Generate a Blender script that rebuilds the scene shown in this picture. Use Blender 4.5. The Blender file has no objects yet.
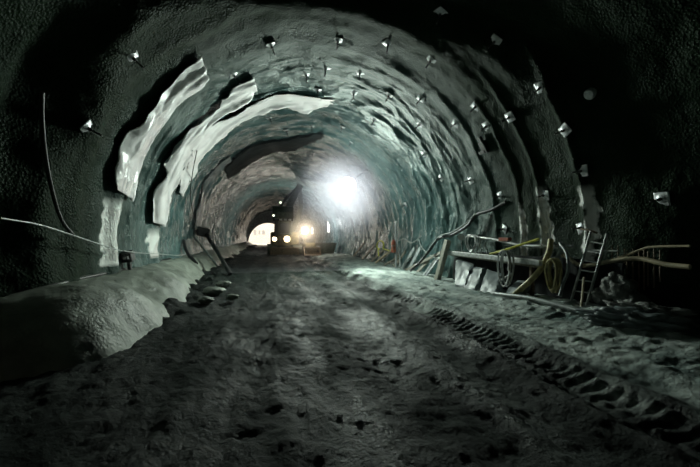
import bpy, bmesh, math, random
import numpy as np
from mathutils import Vector, Matrix, Euler, Quaternion

rng = random.Random(7)
C = bpy.context.scene.collection
PI = math.pi

# ------------------------------------------------------------------ camera numbers (used only to measure the photo)
CAM = Vector((0.0, 0.0, 1.6))
YAW = math.radians(14.42)
PITCH = math.radians(0.6)
FPX = 330.0
AX, RAD = 1.7, 5.2          # tunnel axis x, tunnel radius (circle centre at z = 1.6)
LEN = 66.0

def ray(px, py):
    """Direction from the photographer's eye through a point of the photo."""
    v = Vector(((px - 350) / FPX, 1.0, -(py - 233.5) / FPX))
    v.rotate(Euler((PITCH, 0, 0)))
    v.rotate(Euler((0, 0, -YAW)))
    return v
def at_x(px, py, x):
    d = ray(px, py); return CAM + d * (x / d.x)
def at_y(px, py, y):
    d = ray(px, py); return CAM + d * (y / d.y)
def at_z(px, py, z=0.0):
    d = ray(px, py); return CAM + d * ((z - CAM.z) / d.z)

# ------------------------------------------------------------------ numpy noise
_perm = np.random.RandomState(3).permutation(256); _perm = np.concatenate([_perm, _perm, _perm])
_grad = np.random.RandomState(4).normal(size=(256, 3)); _grad /= np.linalg.norm(_grad, axis=1)[:, None]
def pnoise(x, y, z=0.0):
    x, y, z = np.broadcast_arrays(np.asarray(x, float), np.asarray(y, float), np.asarray(z, float))
    xi, yi, zi = np.floor(x).astype(int), np.floor(y).astype(int), np.floor(z).astype(int)
    xf, yf, zf = x - xi, y - yi, z - zi
    u, v, w = [t * t * t * (t * (t * 6 - 15) + 10) for t in (xf, yf, zf)]
    out = 0.0
    for i in (0, 1):
        for j in (0, 1):
            for k in (0, 1):
                h = _perm[_perm[_perm[(xi + i) & 255] + ((yi + j) & 255)] + ((zi + k) & 255)]
                g = _grad[h]
                d = g[..., 0] * (xf - i) + g[..., 1] * (yf - j) + g[..., 2] * (zf - k)
                out = out + d * (u if i else 1 - u) * (v if j else 1 - v) * (w if k else 1 - w)
    return out * 1.5
def fbm(x, y, z=0.0, o=4):
    s, a, f = 0.0, 1.0, 1.0
    for i in range(o):
        s = s + a * pnoise(x * f + 17.3 * i, y * f + 5.1 * i, np.asarray(z) * f + 3.7 * i); a *= 0.5; f *= 2.03
    return s
def sstep(a, b, x):
    t = np.clip((np.asarray(x, float) - a) / (b - a), 0, 1); return t * t * (3 - 2 * t)

# ------------------------------------------------------------------ tunnel lining shape
_rr = random.Random(11)
RIDGES = []
_y = -5.8
while _y < LEN:
    RIDGES.append((_y + _rr.uniform(-.12, .12), _rr.uniform(.75, 1.15), _rr.uniform(0, 50)))
    _y += 1.45
# ridges whose place can be read in the photo
def lining_offset(phi, y):
    """How far the sprayed lining stands in from the theoretical circle (metres, towards the axis)."""
    phi = np.asarray(phi, float); y = np.asarray(y, float)
    s = phi * RAD
    warp = 0.22 * pnoise(s * 0.35, y * 0.2, 2.0) + 0.10 * pnoise(s * 0.9, y * 0.5, 9.0)
    d = np.zeros(np.broadcast(phi, y).shape)
    for (yk, a, sd) in RIDGES:
        t = (y + warp - yk)
        m = 0.75 + 0.6 * pnoise(s * 0.45, sd, 1.0)
        a = a * (1 - .6 * sstep(1.1, .6, phi) * sstep(10, 8, y))
        d = d + 0.085 * a * np.clip(m, .2, 1.4) * np.exp(-(t / 0.24) ** 2)
        t2 = (y + warp * 1.6 - yk - 0.62 - 0.15 * pnoise(s * 0.3, sd + 9, 4.0))
        m2 = np.clip(0.35 + 0.8 * pnoise(s * 0.4, sd + 21, 6.0), 0, 1)
        d = d + 0.05 * a * m2 * np.exp(-(t2 / 0.15) ** 2)
    far = sstep(7.5, 11.5, y)                       # membrane-smooth and wrinkled farther in
    wr = 1 - np.abs(pnoise(s * 0.33 + 0.5 * warp, y * 1.25 + warp * 2, 20.0)) * 2.2
    wr2 = 1 - np.abs(pnoise(s * 0.7, y * 2.4 + warp * 3, 31.0)) * 2.2
    wr3 = 1 - np.abs(pnoise(s * 0.6 + y * .3, y * 4.6 + warp * 5, 77.0)) * 2.4
    d = d + far * (0.06 * np.clip(wr, 0, 1) ** 3 + 0.04 * np.clip(wr2, 0, 1) ** 3 + .022 * np.clip(wr3, 0, 1) ** 2)
    leftlow = sstep(2.35, 2.75, phi); rightlow = sstep(1.0, .6, phi)
    for (yk, a, w) in ((8.72, .10, .28), (11.55, .10, .28), (15.0, .10, .2)):
        d = d + leftlow * a * np.exp(-((y + .5 * warp - yk) / w) ** 2)
    for (yk, a, w) in ((5.72, .085, .10), (6.9, .08, .09), (7.6, .06, .10), (8.6, .05, .1)):
        d = d + rightlow * a * np.exp(-((y + .5 * warp - yk) / w) ** 2)
    d = d + 0.09 * pnoise(s * 0.5, y * 0.55, 40.0) + 0.03 * pnoise(s * 1.7, y * 1.7, 50.0)
    shade_lip = 4.3 + 2.85 * np.clip(np.sin(phi), 0, 1) ** 2 + 1.8 * sstep(2.3, 2.8, phi) + .25 * pnoise(s * .5, 7.7, 3.0)  # added step: lining widens towards the viewer to put the near walls in shade
    lf = sstep(2.35, 2.75, phi); rt = sstep(1.0, .5, phi)
    d = d - (0.36 + .28 * lf - .12 * rt) * sstep(.45 + .15 * lf + .3 * rt, -.45 - .15 * lf - .3 * rt, y - shade_lip)
    d = d + (1 - 0.6 * far) * 0.016 * fbm(s * 4.0, y * 4.0, 60.0, 3)
    return d
def lining_point(phi, y, lift=0.0):
    r = RAD - float(lining_offset(phi, y)) - lift
    return Vector((AX + r * math.cos(phi), y, 1.6 + r * math.sin(phi)))
def wall_hit(px, py, lift=0.0):
    """Where the sight line through a photo point meets the lining; returns (phi, y)."""
    d = ray(px, py); t = 3.0
    r0 = RAD
    for _ in range(6):
        # solve |(t*d.x - AX, t*d.z)| = r0
        a = d.x ** 2 + d.z ** 2; b = -2 * AX * d.x; c = AX * AX - r0 * r0
        t = (-b + math.sqrt(b * b - 4 * a * c)) / (2 * a)
        p = CAM + d * t
        phi = math.atan2(p.z - 1.6, p.x - AX)
        if phi < -PI / 2: phi += 2 * PI
        r0 = RAD - float(lining_offset(phi, p.y)) - lift
    return phi, p.y
def wall_frame(phi, y, lift=0.0):
    """Matrix at a lining point: Z inward, Y along the tunnel."""
    p = lining_point(phi, y, lift)
    n = Vector((-math.cos(phi), 0, -math.sin(phi)))
    yy = Vector((0, 1, 0)); xx = yy.cross(n)
    return Matrix((xx, yy, n)).transposed().to_4x4(), p

# ------------------------------------------------------------------ materials
def nd(nt, t, **kw):
    n = nt.nodes.new(t)
    for k, v in kw.items(): setattr(n, k, v)
    return n
def mat(name, col, rough=0.6, metal=0.0, var=0.25, scale=6.0, bump=0.0, bscale=40.0, bdist=0.01, spec=0.5, rvar=0.0, stretch=None, dirt=None):
    m = bpy.data.materials.new(name); m.use_nodes = True; nt = m.node_tree
    b = nt.nodes['Principled BSDF']
    tc = nd(nt, 'ShaderNodeTexCoord'); vec = tc.outputs['Object']
    if stretch:
        mp = nd(nt, 'ShaderNodeMapping'); mp.inputs['Scale'].default_value = stretch
        nt.links.new(vec, mp.inputs['Vector']); vec = mp.outputs['Vector']
    nz = nd(nt, 'ShaderNodeTexNoise'); nz.inputs['Scale'].default_value = scale; nz.inputs['Detail'].default_value = 6
    nt.links.new(vec, nz.inputs['Vector'])
    rp = nd(nt, 'ShaderNodeValToRGB')
    c0 = dirt if dirt else tuple(c * (1 - var) for c in col); c1 = tuple(min(1, c * (1 + var)) for c in col)
    rp.color_ramp.elements[0].position = 0.32; rp.color_ramp.elements[0].color = (*c0, 1)
    rp.color_ramp.elements[1].position = 0.68; rp.color_ramp.elements[1].color = (*c1, 1)
    nt.links.new(nz.outputs['Fac'], rp.inputs['Fac']); nt.links.new(rp.outputs['Color'], b.inputs['Base Color'])
    b.inputs['Roughness'].default_value = rough; b.inputs['Metallic'].default_value = metal
    b.inputs['Specular IOR Level'].default_value = spec
    if rvar:
        mr = nd(nt, 'ShaderNodeMapRange'); mr.inputs['From Min'].default_value = .3; mr.inputs['From Max'].default_value = .7
        mr.inputs['To Min'].default_value = max(.03, rough - rvar); mr.inputs['To Max'].default_value = min(1, rough + rvar)
        n2 = nd(nt, 'ShaderNodeTexNoise'); n2.inputs['Scale'].default_value = scale * .6; n2.inputs['Detail'].default_value = 4
        nt.links.new(vec, n2.inputs['Vector']); nt.links.new(n2.outputs['Fac'], mr.inputs['Value']); nt.links.new(mr.outputs['Result'], b.inputs['Roughness'])
    if bump:
        n3 = nd(nt, 'ShaderNodeTexNoise'); n3.inputs['Scale'].default_value = bscale; n3.inputs['Detail'].default_value = 5
        bp = nd(nt, 'ShaderNodeBump'); bp.inputs['Strength'].default_value = bump; bp.inputs['Distance'].default_value = bdist
        nt.links.new(vec, n3.inputs['Vector']); nt.links.new(n3.outputs['Fac'], bp.inputs['Height']); nt.links.new(bp.outputs['Normal'], b.inputs['Normal'])
    return m
def emit(name, col, strength):
    m = bpy.data.materials.new(name); m.use_nodes = True; b = m.node_tree.nodes['Principled BSDF']
    b.inputs['Base Color'].default_value = (.8, .8, .8, 1)
    b.inputs['Emission Color'].default_value = (*col, 1); b.inputs['Emission Strength'].default_value = strength
    m.cycles.emission_sampling = 'NONE'
    return m

def lining_material():
    m = bpy.data.materials.new('sprayed_lining'); m.use_nodes = True; nt = m.node_tree; b = nt.nodes['Principled BSDF']
    L = nt.links.new
    tc = nd(nt, 'ShaderNodeTexCoord'); V = tc.outputs['Object']
    sep = nd(nt, 'ShaderNodeSeparateXYZ'); L(V, sep.inputs[0])
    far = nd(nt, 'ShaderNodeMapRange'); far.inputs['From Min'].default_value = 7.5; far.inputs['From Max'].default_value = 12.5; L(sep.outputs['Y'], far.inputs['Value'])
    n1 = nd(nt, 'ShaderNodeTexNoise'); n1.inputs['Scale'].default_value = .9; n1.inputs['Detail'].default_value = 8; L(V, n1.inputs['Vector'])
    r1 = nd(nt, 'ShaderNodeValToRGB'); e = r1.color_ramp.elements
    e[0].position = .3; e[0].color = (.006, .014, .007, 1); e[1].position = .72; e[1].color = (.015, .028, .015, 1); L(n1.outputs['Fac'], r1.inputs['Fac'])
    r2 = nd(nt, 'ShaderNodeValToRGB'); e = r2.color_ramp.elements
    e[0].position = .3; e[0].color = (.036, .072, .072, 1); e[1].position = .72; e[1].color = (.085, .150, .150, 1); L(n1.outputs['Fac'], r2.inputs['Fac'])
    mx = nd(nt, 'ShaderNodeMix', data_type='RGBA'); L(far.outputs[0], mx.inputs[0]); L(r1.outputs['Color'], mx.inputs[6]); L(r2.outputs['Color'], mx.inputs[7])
    # bright ridge highlights painted as pale bands low on both walls
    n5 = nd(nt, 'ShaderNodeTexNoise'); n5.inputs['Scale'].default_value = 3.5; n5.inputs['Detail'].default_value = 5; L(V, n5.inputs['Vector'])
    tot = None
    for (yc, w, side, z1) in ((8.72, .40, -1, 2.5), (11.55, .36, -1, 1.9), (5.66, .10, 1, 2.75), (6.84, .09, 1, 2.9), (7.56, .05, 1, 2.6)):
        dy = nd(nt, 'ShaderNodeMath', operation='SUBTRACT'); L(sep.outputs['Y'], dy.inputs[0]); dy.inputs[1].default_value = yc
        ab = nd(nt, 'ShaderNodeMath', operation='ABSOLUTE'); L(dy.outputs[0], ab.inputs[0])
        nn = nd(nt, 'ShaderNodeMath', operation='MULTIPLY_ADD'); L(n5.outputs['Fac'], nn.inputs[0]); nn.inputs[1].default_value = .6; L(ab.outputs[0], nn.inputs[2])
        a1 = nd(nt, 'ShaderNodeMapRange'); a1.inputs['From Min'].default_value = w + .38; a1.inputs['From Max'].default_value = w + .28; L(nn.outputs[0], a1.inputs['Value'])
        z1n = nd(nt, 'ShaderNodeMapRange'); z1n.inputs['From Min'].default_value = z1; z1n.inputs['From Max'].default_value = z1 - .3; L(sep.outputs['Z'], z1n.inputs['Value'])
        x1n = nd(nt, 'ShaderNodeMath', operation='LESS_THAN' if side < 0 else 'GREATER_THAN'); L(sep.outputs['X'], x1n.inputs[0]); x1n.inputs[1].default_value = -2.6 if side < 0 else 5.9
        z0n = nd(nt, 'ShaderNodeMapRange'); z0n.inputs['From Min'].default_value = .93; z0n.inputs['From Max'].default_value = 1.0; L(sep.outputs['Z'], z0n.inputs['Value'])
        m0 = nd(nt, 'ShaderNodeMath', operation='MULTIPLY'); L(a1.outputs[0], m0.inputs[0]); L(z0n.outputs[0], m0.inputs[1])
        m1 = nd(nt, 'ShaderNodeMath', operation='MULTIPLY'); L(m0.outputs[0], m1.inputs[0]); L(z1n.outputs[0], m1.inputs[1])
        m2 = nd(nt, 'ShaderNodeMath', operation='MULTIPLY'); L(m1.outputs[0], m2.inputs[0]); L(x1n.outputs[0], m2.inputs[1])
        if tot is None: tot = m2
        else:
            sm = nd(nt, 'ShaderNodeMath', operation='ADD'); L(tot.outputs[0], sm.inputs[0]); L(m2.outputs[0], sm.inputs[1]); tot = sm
    glint_mix = nd(nt, 'ShaderNodeMix', data_type='RGBA'); L(tot.outputs[0], glint_mix.inputs[0]); L(mx.outputs[2], glint_mix.inputs[6]); glint_mix.inputs[7].default_value = (.92, .89, .87, 1)
    L(glint_mix.outputs[2], b.inputs['Base Color'])
    # grain: coarse sprayed grit near, finer and smoother on the membrane
    g = nd(nt, 'ShaderNodeTexNoise'); g.inputs['Scale'].default_value = 20; g.inputs['Detail'].default_value = 4; g.inputs['Roughness'].default_value = .6; L(V, g.inputs['Vector'])
    g2 = nd(nt, 'ShaderNodeTexVoronoi'); g2.inputs['Scale'].default_value = 24; L(V, g2.inputs['Vector'])
    ad = nd(nt, 'ShaderNodeMath', operation='ADD'); L(g.outputs['Fac'], ad.inputs[0]); L(g2.outputs['Distance'], ad.inputs[1])
    st = nd(nt, 'ShaderNodeMapRange'); st.inputs['To Min'].default_value = .42; st.inputs['To Max'].default_value = .22; L(far.outputs[0], st.inputs['Value'])
    bp = nd(nt, 'ShaderNodeBump'); bp.inputs['Distance'].default_value = .04; L(st.outputs[0], bp.inputs['Strength']); L(ad.outputs[0], bp.inputs['Height']); L(bp.outputs['Normal'], b.inputs['Normal'])
    n2 = nd(nt, 'ShaderNodeTexNoise'); n2.inputs['Scale'].default_value = 1.6; n2.inputs['Detail'].default_value = 4; L(V, n2.inputs['Vector'])
    rr = nd(nt, 'ShaderNodeMapRange'); rr.inputs['From Min'].default_value = .3; rr.inputs['From Max'].default_value = .7; rr.inputs['To Min'].default_value = .17; rr.inputs['To Max'].default_value = .36; L(n2.outputs['Fac'], rr.inputs['Value'])
    nr = nd(nt, 'ShaderNodeMath', operation='MULTIPLY_ADD'); L(far.outputs[0], nr.inputs[0]); nr.inputs[1].default_value = -.22; L(rr.outputs[0], nr.inputs[2])
    nr2 = nd(nt, 'ShaderNodeMath', operation='ADD'); L(nr.outputs[0], nr2.inputs[0]); nr2.inputs[1].default_value = .22
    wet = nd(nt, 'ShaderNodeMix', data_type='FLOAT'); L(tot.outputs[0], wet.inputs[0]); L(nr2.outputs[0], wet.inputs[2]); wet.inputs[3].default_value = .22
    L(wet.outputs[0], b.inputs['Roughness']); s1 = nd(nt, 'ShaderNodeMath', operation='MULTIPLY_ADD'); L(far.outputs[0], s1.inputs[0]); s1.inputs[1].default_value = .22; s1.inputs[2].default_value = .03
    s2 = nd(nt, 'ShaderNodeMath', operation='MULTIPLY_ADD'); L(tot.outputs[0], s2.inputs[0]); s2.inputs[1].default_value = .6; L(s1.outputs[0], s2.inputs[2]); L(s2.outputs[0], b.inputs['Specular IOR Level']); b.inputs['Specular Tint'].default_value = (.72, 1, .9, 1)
    return m

def mud_material():
    m = bpy.data.materials.new('wet_mud'); m.use_nodes = True; nt = m.node_tree; b = nt.nodes['Principled BSDF']
    L = nt.links.new
    V = nd(nt, 'ShaderNodeTexCoord').outputs['Object']
    mp = nd(nt, 'ShaderNodeMapping'); mp.inputs['Scale'].default_value = (1.0, .45, 1); L(V, mp.inputs['Vector'])
    n1 = nd(nt, 'ShaderNodeTexNoise'); n1.inputs['Scale'].default_value = 2.0; n1.inputs['Detail'].default_value = 9; n1.inputs['Roughness'].default_value = .65; L(mp.outputs[0], n1.inputs['Vector'])
    r1 = nd(nt, 'ShaderNodeValToRGB'); e = r1.color_ramp.elements
    e[0].position = .34; e[0].color = (.005, .0085, .0075, 1); e[1].position = .7; e[1].color = (.028, .036, .032, 1); L(n1.outputs['Fac'], r1.inputs['Fac']); sp = nd(nt, 'ShaderNodeSeparateXYZ'); L(V, sp.inputs[0])
    mm = nd(nt, 'ShaderNodeMapRange'); mm.inputs['From Min'].default_value = 3.5; mm.inputs['From Max'].default_value = 4.2
    wob = nd(nt, 'ShaderNodeMath', operation='MULTIPLY_ADD'); L(n1.outputs['Fac'], wob.inputs[0]); wob.inputs[1].default_value = 1.6; L(sp.outputs['X'], wob.inputs[2])
    off = nd(nt, 'ShaderNodeMath', operation='SUBTRACT'); L(wob.outputs[0], off.inputs[0]); off.inputs[1].default_value = .8; L(off.outputs[0], mm.inputs['Value'])
    pale = nd(nt, 'ShaderNodeMix', data_type='RGBA', blend_type='MULTIPLY'); d2 = nd(nt, 'ShaderNodeMath', operation='SUBTRACT'); L(off.outputs[0], d2.inputs[0]); d2.inputs[1].default_value = 2.25
    a2 = nd(nt, 'ShaderNodeMath', operation='ABSOLUTE'); L(d2.outputs[0], a2.inputs[0])
    m2 = nd(nt, 'ShaderNodeMapRange'); m2.inputs['From Min'].default_value = .55; m2.inputs['From Max'].default_value = .1; m2.inputs['To Max'].default_value = .07; L(a2.outputs[0], m2.inputs['Value'])
    mxx = nd(nt, 'ShaderNodeMath', operation='MAXIMUM'); L(mm.outputs[0], mxx.inputs[0]); L(m2.outputs[0], mxx.inputs[1]); L(mxx.outputs[0], pale.inputs[0]); L(r1.outputs['Color'], pale.inputs[6]); pale.inputs[7].default_value = (26, 22, 23.5, 1)
    L(pale.outputs[2], b.inputs['Base Color'])
    b.inputs['Specular IOR Level'].default_value = .09
    n2 = nd(nt, 'ShaderNodeTexNoise'); n2.inputs['Scale'].default_value = 1.3; n2.inputs['Detail'].default_value = 6; L(mp.outputs[0], n2.inputs['Vector'])
    rr = nd(nt, 'ShaderNodeMapRange'); rr.inputs['From Min'].default_value = .35; rr.inputs['From Max'].default_value = .65; rr.inputs['To Min'].default_value = .36; rr.inputs['To Max'].default_value = .9; L(n2.outputs['Fac'], rr.inputs['Value']); L(rr.outputs[0], b.inputs['Roughness'])
    g = nd(nt, 'ShaderNodeTexNoise'); g.inputs['Scale'].default_value = 9; g.inputs['Detail'].default_value = 6; g.inputs['Roughness'].default_value = .7; L(V, g.inputs['Vector'])
    g2 = nd(nt, 'ShaderNodeTexNoise'); g2.inputs['Scale'].default_value = 28; g2.inputs['Detail'].default_value = 3; L(V, g2.inputs['Vector'])
    ad = nd(nt, 'ShaderNodeMath', operation='MULTIPLY_ADD'); L(g2.outputs['Fac'], ad.inputs[0]); ad.inputs[1].default_value = .35; L(g.outputs['Fac'], ad.inputs[2])
    bp = nd(nt, 'ShaderNodeBump'); bp.inputs['Strength'].default_value = 1.0; bp.inputs['Distance'].default_value = .09; L(ad.outputs[0], bp.inputs['Height']); L(bp.outputs['Normal'], b.inputs['Normal'])
    return m

M = {}
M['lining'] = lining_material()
M['mud'] = mud_material()
M['foil'] = mat('grey_foil', (.93, .89, .91), .30, 0.0, .12, 1.5, .5, 3.0, .05, .7, .08)
M['felt'] = mat('pale_felt', (.92, .87, .88), .42, 0.0, .15, 1.5, .4, 3.5, .05, .6, .08)
M['steel'] = mat('dull_steel', (.46, .48, .47), .42, .25, .3, 12, .2, 60, .005)
M['plate'] = mat('zinc_plate', (.66, .68, .70), .35, .35, .2, 14, .15, 60, .004)
M['dark_steel'] = mat('dark_steel', (.05, .05, .05), .5, .6, .3, 12)
M['rust'] = mat('rusty_steel', (.16, .12, .08), .6, .4, .4, 14, .3, 60, .004)
M['rubber'] = mat('black_rubber', (.022, .022, .022), .42, 0, .3, 10, .1, 50, .004)
M['post'] = mat('muddy_timber', (.30, .29, .24), .55, 0, .35, 5, .5, 30, .008, stretch=(6, 6, .8))
M['haunch'] = mat('fresh_shotcrete', (.22, .245, .21), .5, 0, .35, 2.2, .55, 24, .04, .4, .1)
M['membrane'] = mat('black_membrane', (.016, .02, .02), .85, 0, .2, 3, .2, 6, .02, .15)
M['greyhose'] = mat('grey_hose', (.20, .23, .22), .45, 0, .3, 10, .1, 50, .004)
M['wood'] = mat('wet_timber', (.20, .19, .15), .55, 0, .35, 5, .5, 30, .008, stretch=(6, 6, .8))
M['palewood'] = mat('pale_timber', (.42, .36, .24), .55, 0, .3, 5, .4, 30, .006)
M['yellow'] = mat('yellow_plastic', (.62, .60, .08), .4, 0, .25, 9)
M['red'] = mat('red_paint', (.36, .09, .045), .4, 0, .25, 12)
M['paleyellow'] = mat('pale_yellow_pipe', (.45, .40, .20), .45, 0, .3, 9, .1, 40, .004)
M['concrete'] = mat('grey_concrete', (.36, .40, .40), .45, 0, .35, 5, .6, 24, .02, rvar=.15)
M['tarp'] = mat('grey_tarpaulin', (.15, .18, .185), .5, 0, .3, 4, .4, 12, .02)
M['rock'] = mat('wet_rock', (.12, .13, .12), .55, 0, .4, 6, .8, 22, .03, rvar=.12)
M['yellowpaint'] = mat('dirty_yellow_paint', (.20, .16, .07), .5, 0, .35, 5, .2, 30, .006, dirt=(.06, .055, .035))
M['olive'] = mat('muddy_olive_steel', (.055, .065, .045), .55, .2, .4, 5, .3, 30, .008)
M['glass'] = mat('dark_cab_glass', (.03, .035, .035), .1, 0, .1, 5, spec=.8)
M['white'] = mat('white_paint', (.7, .7, .68), .5, 0, .1, 6)
M['render'] = mat('pale_facade', (.75, .68, .58), .8, 0, .08, 2)
M['ground'] = mat('outdoor_ground', (.5, .47, .42), .9, 0, .2, .6)

# ------------------------------------------------------------------ mesh helpers
class MB:
    def __init__(s): s.v = []; s.f = []
    def add(s, v, f):
        n = len(s.v); s.v += [Vector(p) for p in v]; s.f += [tuple(i + n for i in q) for q in f]; return s
    def box(s, c, size, rot=None, bev=0.0):
        bm = bmesh.new(); bmesh.ops.create_cube(bm, size=1.0)
        for v in bm.verts: v.co = Vector((v.co.x * size[0], v.co.y * size[1], v.co.z * size[2]))
        if bev: bmesh.ops.bevel(bm, geom=bm.edges[:], offset=bev, segments=2, affect='EDGES', profile=.6)
        R = rot if rot is not None else Matrix.Identity(3)
        if isinstance(R, Euler): R = R.to_matrix()
        c = Vector(c); vs = [R @ v.co + c for v in bm.verts]; bm.verts.index_update()
        fs = [[v.index for v in f.verts] for f in bm.faces]; bm.free(); return s.add(vs, fs)
    def beam(s, p0, p1, w, h, up=(0, 0, 1), bev=0.0):
        p0, p1 = Vector(p0), Vector(p1); d = p1 - p0; z = d.normalized(); u = Vector(up)
        if abs(z.dot(u)) > .97: u = Vector((1, 0, 0))
        x = u.cross(z).normalized(); y = z.cross(x)
        return s.box((p0 + p1) / 2, (w, h, d.length), Matrix((x, y, z)).transposed(), bev)
    def tube(s, pts, r, n=10, cap=True, closed=False):
        pts = [Vector(p) for p in pts]; m = len(pts); rs = r if isinstance(r, (list, tuple)) else [r] * m
        t0 = (pts[1] - pts[0]).normalized(); u = Vector((0, 0, 1)) if abs(t0.z) < .9 else Vector((1, 0, 0))
        nrm = t0.cross(u).normalized(); vs = []; fs = []
        for i, p in enumerate(pts):
            a = pts[(i - 1) % m] if (i or closed) else p; b = pts[(i + 1) % m] if (i < m - 1 or closed) else p
            t = (b - a).normalized(); nrm = (nrm - t * nrm.dot(t)).normalized(); bn = t.cross(nrm)
            for k in range(n):
                an = 2 * PI * k / n; vs.append(p + (nrm * math.cos(an) + bn * math.sin(an)) * rs[i])
        for i in range(m if closed else m - 1):
            j = (i + 1) % m
            for k in range(n): fs.append((i * n + k, i * n + (k + 1) % n, j * n + (k + 1) % n, j * n + k))
        if cap and not closed: fs.append(tuple(range(n - 1, -1, -1))); fs.append(tuple((m - 1) * n + k for k in range(n)))
        return s.add(vs, fs)
    def lathe(s, prof, M4=None, n=20):
        vs = []; fs = []; m = len(prof)
        for (r, z) in prof:
            for k in range(n):
                an = 2 * PI * k / n; v = Vector((r * math.cos(an), r * math.sin(an), z)); vs.append(M4 @ v if M4 else v)
        for i in range(m - 1):
            for k in range(n): fs.append((i * n + k, i * n + (k + 1) % n, (i + 1) * n + (k + 1) % n, (i + 1) * n + k))
        fs.append(tuple(range(n - 1, -1, -1))); fs.append(tuple((m - 1) * n + k for k in range(n)))
        return s.add(vs, fs)
    def prism(s, poly, h, M4):
        """poly: outline in XY, extruded +-h/2 along Z, placed by M4."""
        n = len(poly); vs = [M4 @ Vector((x, y, -h / 2)) for x, y in poly] + [M4 @ Vector((x, y, h / 2)) for x, y in poly]
        fs = [tuple(range(n - 1, -1, -1)), tuple(range(n, 2 * n))] + [(i, (i + 1) % n, n + (i + 1) % n, n + i) for i in range(n)]
        return s.add(vs, fs)
    def build(s, name, m, parent=None, smooth=False, bevel=0.0):
        off = Vector((0, 0, 0))
        if parent is not None:
            q = parent
            while q is not None: off += q.location; q = q.parent
        me = bpy.data.meshes.new(name); me.from_pydata([v - off for v in s.v], [], s.f); me.update()
        o = bpy.data.objects.new(name, me); C.objects.link(o)
        if m is not None: me.materials.append(m)
        if parent is not None: o.parent = parent
        if smooth:
            me.shade_smooth()
            if smooth != 'all': me.set_sharp_from_angle(angle=math.radians(40))
        if bevel:
            b = o.modifiers.new('bevel', 'BEVEL'); b.width = bevel; b.segments = 2; b.limit_method = 'ANGLE'
        return o
def spl(pts, k=8):
    """Catmull-Rom through points."""
    P = [Vector(p) for p in pts]; P = [P[0] * 2 - P[1]] + P + [P[-1] * 2 - P[-2]]; out = []
    for i in range(1, len(P) - 2):
        for j in range(k):
            t = j / k; a, b, c, d = P[i - 1], P[i], P[i + 1], P[i + 2]
            out.append(.5 * (2 * b + (c - a) * t + (2 * a - 5 * b + 4 * c - d) * t * t + (3 * b - a - 3 * c + d) * t ** 3))
    out.append(P[-2]); return out
def tag(o, label, cat, group=None, kind=None):
    o['label'] = label; o['category'] = cat
    if group: o['group'] = group
    if kind: o['kind'] = kind
    return o
def empty(name, loc, label, cat, group=None):
    o = bpy.data.objects.new(name, None); C.objects.link(o); o.location = loc; o.empty_display_size = .2
    return tag(o, label, cat, group)
def copy_tree(root):
    r = root.copy(); C.objects.link(r)
    for ch in list(root.children):
        c = ch.copy(); C.objects.link(c); c.parent = r
        for g in list(ch.children):
            d = g.copy(); C.objects.link(d); d.parent = c
    return r
def grid_mesh(name, co, nu, nv, m, parent=None, flip=False, normals=None):
    """co: (nu*nv, 3) array, row-major."""
    idx = np.arange(nu * nv).reshape(nu, nv)
    q = np.stack([idx[:-1, :-1], idx[1:, :-1], idx[1:, 1:], idx[:-1, 1:]], -1).reshape(-1, 4)
    if flip: q = q[:, ::-1]
    me = bpy.data.meshes.new(name)
    me.vertices.add(nu * nv); me.vertices.foreach_set('co', np.ascontiguousarray(co, np.float32).ravel())
    me.loops.add(q.size); me.loops.foreach_set('vertex_index', q.ravel().astype(np.int32))
    me.polygons.add(len(q)); me.polygons.foreach_set('loop_start', np.arange(0, q.size, 4, dtype=np.int32))
    me.polygons.foreach_set('use_smooth', np.ones(len(q), bool))
    me.update(calc_edges=True); me.validate()
    if normals is not None: me.normals_split_custom_set_from_vertices(normals)
    o = bpy.data.objects.new(name, me); C.objects.link(o); me.materials.append(m)
    if parent is not None: o.parent = parent
    return o
def structure(o, label=None):
    o['kind'] = 'structure'
    if label: o['label'] = label
    return o

# ================================================================== SETTING
def lining():
    ys = [-6.0]
    while ys[-1] < LEN: ys.append(ys[-1] + (0.15 if ys[-1] < 2.5 else max(.03, min(.0048 * ys[-1], .25))))
    ys[-1] = LEN; ys = np.array(ys)
    phis = np.radians(np.linspace(-21, 203, 470))
    P, Y = np.meshgrid(phis, ys)
    R = RAD - lining_offset(P, Y)
    X = AX + R * np.cos(P); Z = 1.6 + R * np.sin(P)
    A = np.stack([X, Y, Z], -1)
    du = np.gradient(A, axis=1); dv = np.gradient(A, axis=0)
    N = np.cross(du, dv); N /= np.linalg.norm(N, axis=-1)[..., None]
    axis = np.stack([AX - X, 0 * X, 1.6 - Z], -1)
    if (N * axis).sum() < 0: N = -N
    i1 = int(np.searchsorted(phis, math.radians(52))); i2 = int(np.searchsorted(phis, math.radians(132)))
    for nm, a, b, lab in (('wall_right', 0, i1 + 1, 'rippled wet sprayed concrete wall on the right of the tunnel'),
                          ('ceiling', i1, i2 + 1, 'rippled sprayed concrete crown of the tunnel'),
                          ('wall_left', i2, len(phis), 'rippled wet sprayed concrete wall on the left of the tunnel')):
        s = A[:, a:b]; nn = N[:, a:b]
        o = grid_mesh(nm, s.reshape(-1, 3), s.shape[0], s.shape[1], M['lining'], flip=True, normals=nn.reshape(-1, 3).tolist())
        structure(o, lab)
lining()

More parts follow.
